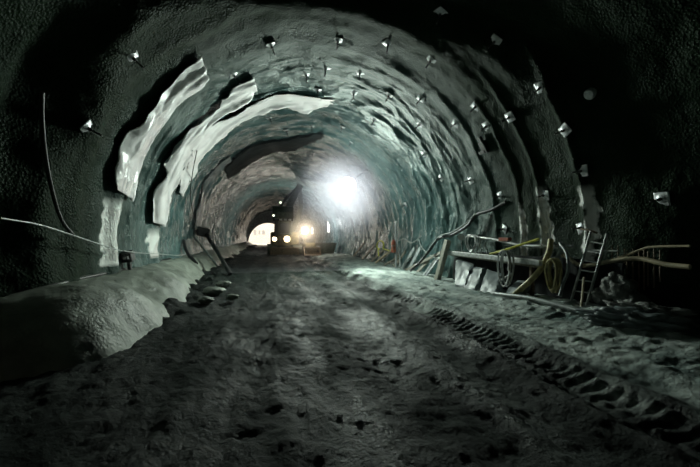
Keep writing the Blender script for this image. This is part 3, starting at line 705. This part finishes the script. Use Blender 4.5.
def rough_slab(name, quad, th, m, label, cat, group, seed, amp=.03):
    """quad: four world points of the front face; a thick broken slab with a rough face."""
    n = 14; q = [Vector(p) for p in quad]; nrm = (q[1] - q[0]).cross(q[3] - q[0]).normalized()
    if nrm.x > 0: nrm = -nrm
    vs = []; fs = []
    for j in range(n + 1):
        for i in range(n + 1):
            u, v = i / n, j / n
            p = q[0].lerp(q[1], u).lerp(q[3].lerp(q[2], u), v)
            e = min(u, 1 - u, v, 1 - v); k = amp * (1 + float(fbm(p.x * 3 + seed, p.y * 3, p.z * 3, 3)))
            vs.append(p + nrm * (k * (1 if e > .02 else -.2)) + Vector((0, float(pnoise(v * 5, seed, u * 3)) * .03, 0)))
    N = len(vs); vs += [v - nrm * th for v in vs]
    for j in range(n):
        for i in range(n):
            a = j * (n + 1) + i; fs.append((a, a + 1, a + n + 2, a + n + 1)); fs.append((N + a, N + a + n + 1, N + a + n + 2, N + a + 1))
    ring = [i for i in range(n + 1)] + [j * (n + 1) + n for j in range(1, n + 1)] + [n * (n + 1) + i for i in range(n - 1, -1, -1)] + [j * (n + 1) for j in range(n - 1, 0, -1)]
    for k in range(len(ring)):
        a, b = ring[k], ring[(k + 1) % len(ring)]; fs.append((b, a, N + a, N + b))
    return tag(MB().add(vs, fs).build(name, M[m], smooth=True), label, cat, group)
SL = [
 ([(455, 284), (466, 287), (474, 264), (456, 257)], 'tarp', 'grey crumpled slab below the rail, next to the timber post'),
 ([(464, 288), (476, 290), (485, 268), (471, 266)], 'tarp', 'pale grey crumpled slab below the rail, second from the timber post'),
 ([(479, 289), (497, 290), (503, 274), (487, 269)], 'tarp', 'grey crumpled slab below the rail behind the grey floor hose'),
 ([(503, 296), (518, 296), (531, 281), (518, 280)], 'tarp', 'bluish crumpled slab at the foot of the thick yellow hose'),
]
for k, (q, m, lab) in enumerate(SL):
    w = [at_x(*q[0], 5.55), at_x(*q[1], 5.55), at_x(*q[2], 6.15), at_x(*q[3], 6.15)]
    for p in w[:2]: p.z = fz(p.x, p.y) - .02
    rough_slab('slab', w, .10, m, lab, 'slab', 'crumpled slabs below the steel rail', k * 7 + 1, .035)
w = [at_x(474, 288, 5.7), at_x(483, 277, 6.0)]
tag(MB().beam(w[0], w[1], .05, .05, (0, 1, 0), .005).build('stake', M['wood']), 'thin wooden stake leaning between two crumpled slabs', 'stake')

# red extinguisher strapped to a thin pole
b = at_z(396, 268, 0); xb = 6.05; b = at_x(396, 267, xb); b.z = fz(xb, b.y) - .03; t = at_x(396, 221, xb)
tag(MB().tube([b, Vector((xb, b.y, 1.2)), Vector((xb, b.y, t.z))], .04, 10).build('thin_pole', M['plate'], smooth=True), 'thin pale steel pole rising behind the red extinguisher', 'pole')
p = at_x(396, 252.5, xb) + Vector((-.14, -.04, 0)); root = empty('fire_extinguisher', p, 'dull red fire extinguisher hung on the thin pole', 'extinguisher')
T = Matrix.Translation(p)
MB().lathe([(.09, 0), (.105, .02), (.105, .46), (.085, .54), (.045, .60), (.03, .62)], T, 20).build('cylinder', M['red'], root, smooth=True)
MB().lathe([(.03, .61), (.03, .68), (.02, .69)], T, 12).build('valve', M['dark_steel'], root)
MB().beam(p + Vector((0, 0, .69)), p + Vector((0, -.14, .74)), .02, .03).build('handle', M['dark_steel'], root)
MB().tube(spl([p + Vector((0, -.03, .65)), p + Vector((-.1, -.12, .55)), p + Vector((-.08, -.12, .3)), p + Vector((-.04, -.1, .1))]), .014, 8).build('hose', M['rubber'], root, smooth=True)
mb = MB(); mb.lathe([(.11, .3), (.115, .3), (.115, .34), (.11, .34)], T, 20); mb.build('strap', M['steel'], root)
o0 = at_x(380.5, 245, 6.3); ex = at_x(381.5, 245, 6.3) - o0; ez = at_x(380.5, 244, 6.3) - o0
lp = [o0 + ex * (3.2 * math.cos(a)) + ez * (4.2 * math.sin(a)) + Vector((-.01 * a, 0, 0)) for a in [2 * PI * i / 16 for i in range(-2, 13)]]
hose('yellow_hose', [at_x(389, 250.5, 6.2), at_x(384, 249, 6.25)] + lp + [at_x(378, 250, 6.2), at_x(379, 256, 6.0)], .03, 'yellow', 'bright yellow hose twisted into a small loop above the boards', 'hose', k=4)

# ladder
f0, f1, t0, t1 = at_x(570, 305, 6.12), at_x(586, 307, 6.12), at_x(591, 231, 6.62), at_x(607, 234, 6.62)
root = empty('ladder', (f0 + f1) / 2, 'narrow metal ladder leaning on the right wall', 'ladder')
for (a, b) in ((f0, t0), (f1, t1)):
    MB().beam(a, b, .05, .028, (0, 1, 0), .006).build('side_rail', M['steel'], root)
for k in (.04, .19, .34, .47, .60, .73, .86):
    MB().tube([f0.lerp(t0, k), f0.lerp(t0, k).lerp(f1.lerp(t1, k), .5), f1.lerp(t1, k)], .014, 8).build('rung', M['steel'], root, smooth=True)
tag(MB().beam(at_x(581, 309, 5.98), at_x(584, 277, 6.2), .035, .03, (0, 1, 0), .006).build('wooden_stick', M['palewood']), 'short pale stick standing behind the ladder rungs', 'stick')
hose('pale_hose', [at_x(563, 255, 6.5), at_x(570, 259, 6.45), at_x(579, 265, 6.42), at_x(592, 265, 6.45), at_x(606, 262, 6.5), at_x(625, 259, 6.55), at_x(642, 259, 6.6), at_x(656, 262, 6.6), at_x(670, 265, 6.6), at_x(690, 267, 6.6)], .042, 'palewood', 'thick pale hose running along the right wall behind the ladder', 'hose')
hose('thin_pipe', [at_x(585, 250, 6.62), at_x(600, 250.5, 6.62), at_x(618, 251, 6.62)], .018, 'steel', 'thin level pipe behind the upper part of the ladder', 'pipe')
hose('thin_pipe', [at_x(618, 258, 6.6), at_x(627, 255, 6.62), at_x(640, 250, 6.65), at_x(652, 247, 6.65), at_x(690, 246, 6.65)], .022, 'palewood', 'thin pale pipe rising above the thick pale hose', 'pipe')
hose('bent_bar', [at_x(581, 229, 6.68), at_x(588, 230, 6.66), at_x(597, 233, 6.66)], .02, 'rust', 'short dark bar fixed to the wall at the top of the ladder', 'bar')
RODS = [(612, 246, 266), (618, 245, 267), (624.5, 248, 264), (627, 250, 292), (633, 249, 297), (639, 252, 300), (644, 250, 290), (648, 251, 286), (654, 248, 288), (660, 250, 282)]
NTH = ['first', 'second', 'third', 'fourth', 'fifth', 'sixth', 'seventh', 'eighth', 'ninth', 'tenth']
for k, (px, y0, y1) in enumerate(RODS):
    tag(MB().tube([at_x(px, y0, 6.64), at_x(px, (y0 + y1) / 2, 6.63), at_x(px, y1, 6.64)], .011, 8).build('thin_rod', M['rust'], smooth=True), 'thin vertical rod, %s in the row counted from the ladder' % NTH[k], 'rod', 'thin rods hanging along the right wall')

# rocks and the crumpled bundle by the wall
def rock(name, c, size, m, label, seed, cat='rock', group=None, rot=0.0, amp=.35, sub=4, fq=1.6):
    bm = bmesh.new(); bmesh.ops.create_icosphere(bm, subdivisions=sub, radius=1)
    co = np.array([v.co for v in bm.verts]); k = 1 + amp * fbm(co[:, 0] * fq + seed, co[:, 1] * fq, co[:, 2] * fq, 4)
    cell = np.abs(pnoise(co[:, 0] * 2.3 + seed, co[:, 1] * 2.3, co[:, 2] * 2.3 + 9)); k = k - amp * .5 * cell
    R = Euler((0, 0, rot)).to_matrix()
    vs = [R @ Vector((co[i][0] * size[0] * k[i], co[i][1] * size[1] * k[i], co[i][2] * size[2] * k[i])) + Vector(c) for i in range(len(co))]
    fs = [[v.index for v in f.verts] for f in bm.faces]; bm.free()
    return tag(MB().add(vs, fs).build(name, M[m], smooth='all'), label, cat, group)
g = 'loose rocks by the right wall'
p = at_x(618, 288, 6.38); rock('rock', p, (.20, .30, .28), 'rock', 'large wet rock in the wall niche behind the ladder', 3, group=g)
p = at_x(602, 297, 6.4); rock('rock', p, (.2, .24, .17), 'rock', 'smaller wet rock beside the ladder foot', 8, group=g)
p = at_x(632, 300, 6.4); rock('rock', p, (.2, .26, .18), 'rock', 'wet rock under the hanging rods', 12, group=g)
p = at_z(577, 315, .17); rock('rock', p, (.09, .07, .05), 'concrete', 'pale small stone at the outer side of the floor pipe', 17, group=g, sub=3)
p = at_z(505, 300, .15); rock('rock', p, (.13, .08, .05), 'concrete', 'pale flat stone at the far end of the floor pipe', 21, group=g, sub=3)
p = at_z(590, 316, .17); rock('rock', p, (.17, .10, .045), 'rock', 'flat dark stone in front of the floor pipe', 27, group=g, sub=3)
p = at_z(636, 322, .30); rock('tarp_bundle', p, (.20, .62, .17), 'tarp', 'long crumpled grey tarpaulin bundle on the floor right of the ladder', 31, 'tarpaulin', rot=.45, amp=.45, sub=5, fq=2.6)
p = at_z(650, 314, .40); rock('tarp_bundle', p, (.18, .55, .16), 'rock', 'dark crumpled bundle behind the grey tarpaulin bundle', 37, 'tarpaulin', rot=.4, amp=.45, sub=5, fq=2.6)
g = 'clods at the foot of the left haunch'
for k, (px, py, s, lab) in enumerate([(213, 291, .26, 'largest pale clod at the foot of the left haunch'), (224, 284, .2, 'middle clod at the foot of the left haunch beside the largest'), (206, 300, .16, 'small clod nearest on the muddy floor by the left haunch'), (232, 297, .14, 'small flat clod farthest out on the floor from the left haunch')]):
    p = at_z(px, py, .12); rock('clod', p, (s * 1.1, s * .8, s * .5), 'haunch', lab, 50 + k * 5, 'clod', g, sub=3)

# ================================================================== MACHINES
YE = 28.4
def E(px, py, y=YE): return at_y(px, py, y)
ex0 = E(284, 255); gx = ex0.x; gz = fz(gx, YE)
root = empty('excavator', (gx, YE, gz), 'tracked excavator with raised bucket and glowing work lights facing the viewer', 'excavator')
def ebox(name, x0, x1, y0, y1, Y0, Y1, m, bev=.05, parent=root):
    a, b = E(x0, y1, Y0), E(x1, y0, Y0); c = Vector(((a.x + b.x) / 2, (Y0 + Y1) / 2, (a.z + b.z) / 2))
    return MB().box(c, (abs(b.x - a.x), Y1 - Y0, abs(b.z - a.z)), None, bev).build(name, m, parent)
for (x0, x1) in ((267.5, 276.5), (293, 301.5)):
    a, b = E(x0, 250, 27.6), E(x1, 250, 27.6); xc = (a.x + b.x) / 2; w = abs(b.x - a.x); n = 18; h = .5
    prof = [(27.9 + h * math.cos(t), h + h * math.sin(t)) for t in [PI / 2 + PI * i / 9 for i in range(10)]] + [(31.0 + h * math.cos(t), h + h * math.sin(t)) for t in [-PI / 2 + PI * i / 9 for i in range(10)]]
    mb = MB(); mb.add([(xc + s * w / 2, py, gz + pz) for s in (-1, 1) for (py, pz) in prof], [tuple(range(19, -1, -1)), tuple(range(20, 40))] + [(i, (i + 1) % 20, 20 + (i + 1) % 20, 20 + i) for i in range(20)])
    for i in range(20):
        (p1, z1), (p2, z2) = prof[i], prof[(i + 1) % 20]
        L = math.hypot(p2 - p1, z2 - z1); k = max(1, int(L / .18))
        for j in range(k):
            f = (j + .5) / k; mb.box((xc, p1 + (p2 - p1) * f, gz + z1 + (z2 - z1) * f), (w * 1.04, .06, .06), Euler((math.atan2(z2 - z1, p2 - p1), 0, 0)))
    mb.build('track', M['olive'], root)
ebox('undercarriage', 276, 294, 245, 251, 28.2, 30.6, M['olive'])
ebox('dozer_blade', 270, 299, 247.5, 255, 27.0, 27.15, M['rust'], .03)
ebox('engine_house', 271, 299, 232, 245.5, 28.0, 31.4, M['yellowpaint'], .12)
cab = ebox('cab', 278, 291.5, 220.5, 235, 27.7, 29.3, M['olive'], .08)
o = ebox('windscreen', 279.8, 289.5, 223, 233, 27.66, 27.72, M['glass'], .01, cab)
boom_a, boom_e = E(290, 236, 28.6), E(299.5, 187.5, 29.4)
mid = boom_a.lerp(boom_e, .5) + Vector((.45, 0, .1))
mb = MB(); bp = spl([boom_a, mid, boom_e], 8)
for i in range(len(bp) - 1): mb.beam(bp[i], bp[i + 1] + (bp[i + 1] - bp[i]) * .15, .38, .5 - .1 * abs(i / 8 - 1), (0, 1, 0), .02)
mb.build('boom', M['olive'], root)
st0, st1 = E(298.5, 188.5, 28.9), E(287, 210, 27.4)
mb = MB(); mb.beam(st0 + (st0 - st1) * .08, st1, .55, .62, (0, 1, 0), .05); mb.build('stick', M['olive'], root)
mb = MB(); mb.tube([E(291, 186.5, 29.0) + Vector((.3, 0, -.25)), E(283, 203, 27.6)], .07, 10); mb.tube([E(287, 196, 28.2), E(281, 206, 27.5)], .1, 10); mb.build('hydraulic_ram', M['dark_steel'], root, smooth=True)
# bucket held up, open side down
ba, bb2 = E(272.5, 219, 27.2), E(293, 206, 27.2); wB = bb2.x - ba.x; cB = Vector(((ba.x + bb2.x) / 2, 27.3, (ba.z + bb2.z) / 2)); hB = bb2.z - ba.z
prof = [(-.45, -.5), (-.5, .0), (-.35, .42), (.1, .5), (.5, .25), (.55, -.1), (.48, -.12), (.42, .2), (.06, .42), (-.3, .34), (-.43, 0), (-.38, -.5)]
mb = MB(); mb.prism([(x * 1.3, y * hB) for x, y in prof], wB, Matrix.Translation(cB) @ Matrix(((0, 0, 1, 0), (1, 0, 0, 0), (0, 1, 0, 0), (0, 0, 0, 1))))
side = [(-.45, -.5), (-.5, 0), (-.35, .42), (.1, .5), (.5, .25), (.55, -.1), (.1, -.45)]
for s in (-1, 1): mb.prism([(x * 1.3, y * hB) for x, y in side], .06, Matrix.Translation(cB + Vector((s * (wB / 2 - .03), 0, 0))) @ Matrix(((0, 0, 1, 0), (1, 0, 0, 0), (0, 1, 0, 0), (0, 0, 0, 1))))
bk = mb.build('bucket', M['olive'], root)
for k in range(5):
    x = cB.x + (k - 2) * wB * .22; MB().beam((x, cB.y - .55, cB.z - hB * .46), (x, cB.y - .52, cB.z - hB * .46 - .22), .13, .07, (0, 1, 0), .01).build('tooth', M['dark_steel'], bk)
mb = MB(); mb.beam(E(276.5, 219, 27.4), E(276, 237, 27.6), .32, .3, (0, 1, 0), .03); mb.build('guard_column', M['dark_steel'], root)
G = emit('headlight_glow', (1, .80, .48), 4.5); GS = emit('small_light_glow', (.85, 1, .7), 2)
for (px, py, s, gm) in ((287, 239, .26, G), (274.5, 239, .19, G)):
    p = E(px, py, 27.62); T = Matrix.Translation(p) @ Euler((PI / 2, 0, 0)).to_matrix().to_4x4()
    h = MB().lathe([(s * .7, -.25), (s * 1.1, -.12), (s * 1.15, .02), (s, .02)], T, 18).build('headlight', M['dark_steel'], root, smooth=True)
    MB().lathe([(.01, .035), (s, .024), (s, .016)], T, 18).build('lens', gm, h)
for (px, py) in ((273.5, 215.5), (280.5, 202.5)):
    p = E(px, py, 26.55); T = Matrix.Translation(p) @ Euler((PI / 2, 0, 0)).to_matrix().to_4x4()
    h = MB().lathe([(.05, -.25), (.1, -.06), (.11, .02), (.09, .02)], T, 14).build('work_light', M['dark_steel'], root, smooth=True)
    MB().lathe([(.01, .03), (.09, .024), (.09, .016)], T, 14).build('lens', GS, h)
T = Matrix.Translation((2.1, 32.0, 2.9)) @ Euler((-PI / 2, 0, 0)).to_matrix().to_4x4()  # small fixture added on the hidden rear side for the fill light
h = MB().lathe([(.08, -.2), (.17, -.08), (.18, .02), (.15, .02)], T, 16).build('work_light', M['dark_steel'], root, smooth=True)
MB().lathe([(.01, .035), (.15, .024), (.15, .016)], T, 16).build('lens', G, h)
MB().beam((2.1, 31.3, 2.2), (2.1, 31.85, 2.85), .06, .06, (1, 0, 0)).build('rear_fill_arm', M['dark_steel'], root)
# loader beside it, bright light on the cab roof
lx = E(310, 255).x; lz = fz(lx, YE)
root = empty('loader', (lx, YE, lz), 'small wheel loader with one blazing warm roof light right of the excavator', 'loader')
for s in (-1, 1):
    for yy in (27.6, 29.6):
        T = Matrix.Translation((lx + s * .58, yy, lz + .42)) @ Euler((0, PI / 2, 0)).to_matrix().to_4x4()
        w = MB().lathe([(.28, -.15), (.40, -.15), (.44, -.10), (.44, .10), (.40, .15), (.28, .15)], T, 22).build('wheel', M['rubber'], root, smooth=True)
        MB().lathe([(.26, -.16), (.28, -.1), (.28, .1), (.26, .16)], T, 18).build('hub', M['yellowpaint'], w, smooth=True)
MB().box((lx, 28.9, lz + .75), (.9, 2.4, .6), None, .08).build('body', M['yellowpaint'], root)
cab = MB().box((lx, 28.7, lz + 1.45), (.86, 1.0, .95), None, .06).build('cab', M['yellowpaint'], root)
MB().box((lx, 28.19, lz + 1.5), (.7, .03, .7), None, .01).build('windscreen', M['glass'], cab)
mb = MB(); Tb = Matrix.Translation((lx, 26.9, lz + .42)) @ Matrix(((0, 0, 1, 0), (1, 0, 0, 0), (0, 1, 0, 0), (0, 0, 0, 1)))
mb.prism([(-.4, -.3), (.3, -.3), (.4, .0), (.3, .38), (.22, .36), (.3, .0), (.22, -.22), (-.4, -.26)], 1.35, Tb)
for s in (-1, 1): mb.prism([(-.4, -.3), (.3, -.3), (.4, .0), (.3, .38)], .05, Tb @ Matrix.Translation((0, 0, s * .66)))
mb.build('bucket', M['rust'], root)
for s in (-1, 1): MB().beam((lx + s * .3, 27.2, lz + .45), (lx + s * .3, 28.2, lz + .95), .1, .14, (0, 0, 1), .02).build('lift_arm', M['yellowpaint'], root)
p = E(305, 230.5, 28.05); T = Matrix.Translation(p) @ Euler((PI / 2, 0, 0)).to_matrix().to_4x4()
h = MB().lathe([(.1, -.2), (.32, -.08), (.33, .02), (.30, .02)], T, 18).build('roof_light', M['dark_steel'], root, smooth=True)
MB().lathe([(.01, .04), (.30, .026), (.30, .016)], T, 18).build('lens', emit('roof_light_glow', (1, .9, .7), 7), h)
MB().beam((p.x, 28.15, lz + 1.9), (p.x, 28.15, p.z), .06, .06).build('light_mast', M['dark_steel'], root)
# stacked material right of the loader
def at_f(px, py): q = at_z(px, py, 0); q.z = fz(q.x, q.y); return q
q = at_f(333, 255)
q = q + Vector((-.7, 0, 0))
root = empty('skip_container', q, 'dark steel skip standing on the floor below the cool tube lamp', 'skip')
mb = MB(); mb.prism([(-.75, 0), (.75, 0), (1.0, .95), (.92, .95), (.68, .08), (-.68, .08), (-.92, .95), (-1.0, .95)], 1.7, Matrix.Translation(q + Vector((.1, 1.2, 0))) @ Matrix(((1, 0, 0, 0), (0, 0, -1, 0), (0, 1, 0, 0), (0, 0, 0, 1))))
for s in (-1, 1): mb.prism([(-.75, 0), (.75, 0), (1.0, .95), (-1.0, .95)], .06, Matrix.Translation(q + Vector((.1, 1.2 + s * .84, 0))) @ Matrix(((1, 0, 0, 0), (0, 0, -1, 0), (0, 1, 0, 0), (0, 0, 0, 1))))
mb.build('body', M['olive'], root)
for s in (-.5, 0, .5): MB().box(q + Vector((.1 + s, .32, .48)), (.07, .05, .9), None, .01).build('stiffener', M['olive'], root)
q = at_f(318, 254)
for k in range(4):
    a = q + Vector((-.75, .5 + .02 * k, .12 + .2 * k)); 
    tag(MB().beam(a, a + Vector((1.5, .05, 0)), .14, .18, (0, 0, 1), .01).build('timber_beam', M['wood']), 'timber beam, %s from the floor in the stack beside the loader' % NTH[k], 'beam', 'stacked timber beams beside the loader')

# ================================================================== OUTSIDE THE PORTAL
root = empty('house', (-5.5, 96, 0), 'pale sunlit house seen through the tunnel mouth', 'house')
MB().box((-7, 100, 3.0), (26, 8, 6.4)).build('facade', M['render'], root)
for (px, w) in ((255, .9), (259.5, .7), (263.5, 1.0)):
    p = at_y(px, 232.5, 95.95); MB().box(p, (w * .75, .16, 1.5 if px < 257 else 1.15)).build('window', M['glass'], root)
#DETAILS_END

# ================================================================== LIGHT AND AIR
def light(name, kind, loc, energy, col, size=.1, **kw):
    l = bpy.data.lights.new(name, kind); l.energy = energy; l.color = col
    if kind in ('POINT', 'SPOT'): l.shadow_soft_size = size
    o = bpy.data.objects.new(name, l); C.objects.link(o); o.location = loc
    for k, v in kw.items(): setattr(l, k, v)
    return o

W = bpy.data.worlds.new('sky'); bpy.context.scene.world = W; W.use_nodes = True
bg = W.node_tree.nodes['Background']; bg.inputs['Color'].default_value = (1, .90, .76, 1); bg.inputs['Strength'].default_value = 3.4

pl = light('portal_daylight', 'AREA', (1.0, LEN + .6, 2.4), 1, (1, 1, 1), shape='RECTANGLE', size_y=4.9)
pl.data.size = 8.8; pl.rotation_euler = (-PI / 2, 0, 0); pl.data.cycles.is_portal = True

def haze(name, label, boxes_or_sphere, dens, col, aniso):
    m = bpy.data.materials.new(name); m.use_nodes = True; nt = m.node_tree
    for n in list(nt.nodes):
        if n.type == 'BSDF_PRINCIPLED': nt.nodes.remove(n)
    v = nd(nt, 'ShaderNodeVolumeScatter'); v.inputs['Color'].default_value = (*col, 1); v.inputs['Density'].default_value = dens; v.inputs['Anisotropy'].default_value = aniso
    nt.links.new(v.outputs[0], nt.nodes['Material Output'].inputs['Volume'])
    return tag(boxes_or_sphere.build(name, m), label, 'haze', kind='stuff')
hz = MB(); n = 28
hz.add([Vector((AX + 4.7 * math.cos(2 * PI * k / n), y, max(.25, 1.6 + 4.7 * math.sin(2 * PI * k / n)))) for y in (13.0, LEN - 1) for k in range(n)],
       [(k, (k + 1) % n, n + (k + 1) % n, n + k) for k in range(n)] + [tuple(range(n - 1, -1, -1)), tuple(range(n, 2 * n))])
haze('haze', 'thin dusty haze filling the tunnel beyond the bright lamp', hz, .029, (.90, .91, 1), .3)
def mist(label, MC, MR, dens, col, pwr):
    mb = MB(); mb.lathe([(.02 + MR * math.sin(PI * k / 16), -MR * math.cos(PI * k / 16)) for k in range(17)], Matrix.Translation(MC), 32)
    mo = haze('mist', label, mb, .1, col, .2)
    nt = mo.data.materials[0].node_tree; vs = [n for n in nt.nodes if n.type == 'VOLUME_SCATTER'][0]
    tc = nd(nt, 'ShaderNodeTexCoord'); ds = nd(nt, 'ShaderNodeVectorMath', operation='DISTANCE'); ds.inputs[1].default_value = MC; nt.links.new(tc.outputs['Object'], ds.inputs[0])
    mr = nd(nt, 'ShaderNodeMapRange'); mr.inputs['From Min'].default_value = MR; mr.inputs['From Max'].default_value = 0; nt.links.new(ds.outputs['Value'], mr.inputs['Value'])
    pw = nd(nt, 'ShaderNodeMath', operation='POWER'); pw.inputs[1].default_value = pwr; nt.links.new(mr.outputs[0], pw.inputs[0])
    mu = nd(nt, 'ShaderNodeMath', operation='MULTIPLY'); mu.inputs[1].default_value = dens; nt.links.new(pw.outputs[0], mu.inputs[0]); nt.links.new(mu.outputs[0], vs.inputs['Density'])
mist('denser glowing mist hanging around the bright floodlight', LP + Vector((-.35, -.4, -.3)), 3.7, .62, (.86, .81, 1), 2.8)
mist('warm dusty mist around the lit loader', at_y(305, 231, 27.3), 3.2, .42, (1, .90, .78), 2.2)

# main lamp on the right of the crown
sp = light('lamp_light', 'SPOT', LP + Vector((-.3, -.65, -.25)), 4200, (.88, 1.0, .95), .6, spot_size=math.radians(156), spot_blend=1.0)
sp.rotation_euler = Vector((-.36, -.82, -.46)).to_track_quat('-Z', 'Y').to_euler()
light('lamp_spill', 'POINT', LP + Vector((-.3, -.65, -.25)), 330, (.88, 1.0, .95), .6)
light('rear_fill_light', 'POINT', (2.1, 32.6, 3.0), 620, (1, .90, .78), .12)  # unseen lamp added behind the excavator to brighten the far section
light('loader_light', 'POINT', at_y(305, 231, 27.2), 240, (1, .86, .68), .1)
light('wall_light', 'POINT', at_x(328, 226, 6.0), 90, (.95, .96, 1), .2)

cd = bpy.data.cameras.new('camera'); cam = bpy.data.objects.new('camera', cd); C.objects.link(cam)
cd.sensor_width = 36; cd.lens = FPX / 700 * 36; cd.clip_end = 400; cd.clip_start = .05
cam.location = CAM; cam.rotation_euler = (PI / 2 + PITCH, 0, -YAW)
sc = bpy.context.scene; sc.camera = cam
sc.view_settings.view_transform = 'Standard'; sc.view_settings.look = 'None'; sc.view_settings.exposure = 0.0; sc.view_settings.gamma = 1
sc.cycles.max_bounces = 8; sc.cycles.diffuse_bounces = 4; sc.cycles.glossy_bounces = 3; sc.cycles.volume_bounces = 1
sc.cycles.sample_clamp_indirect = 1.0; sc.cycles.sample_clamp_direct = 8.0; sc.cycles.use_adaptive_sampling = False
sc.cycles.use_denoising = True; sc.cycles.denoising_prefilter = 'FAST'
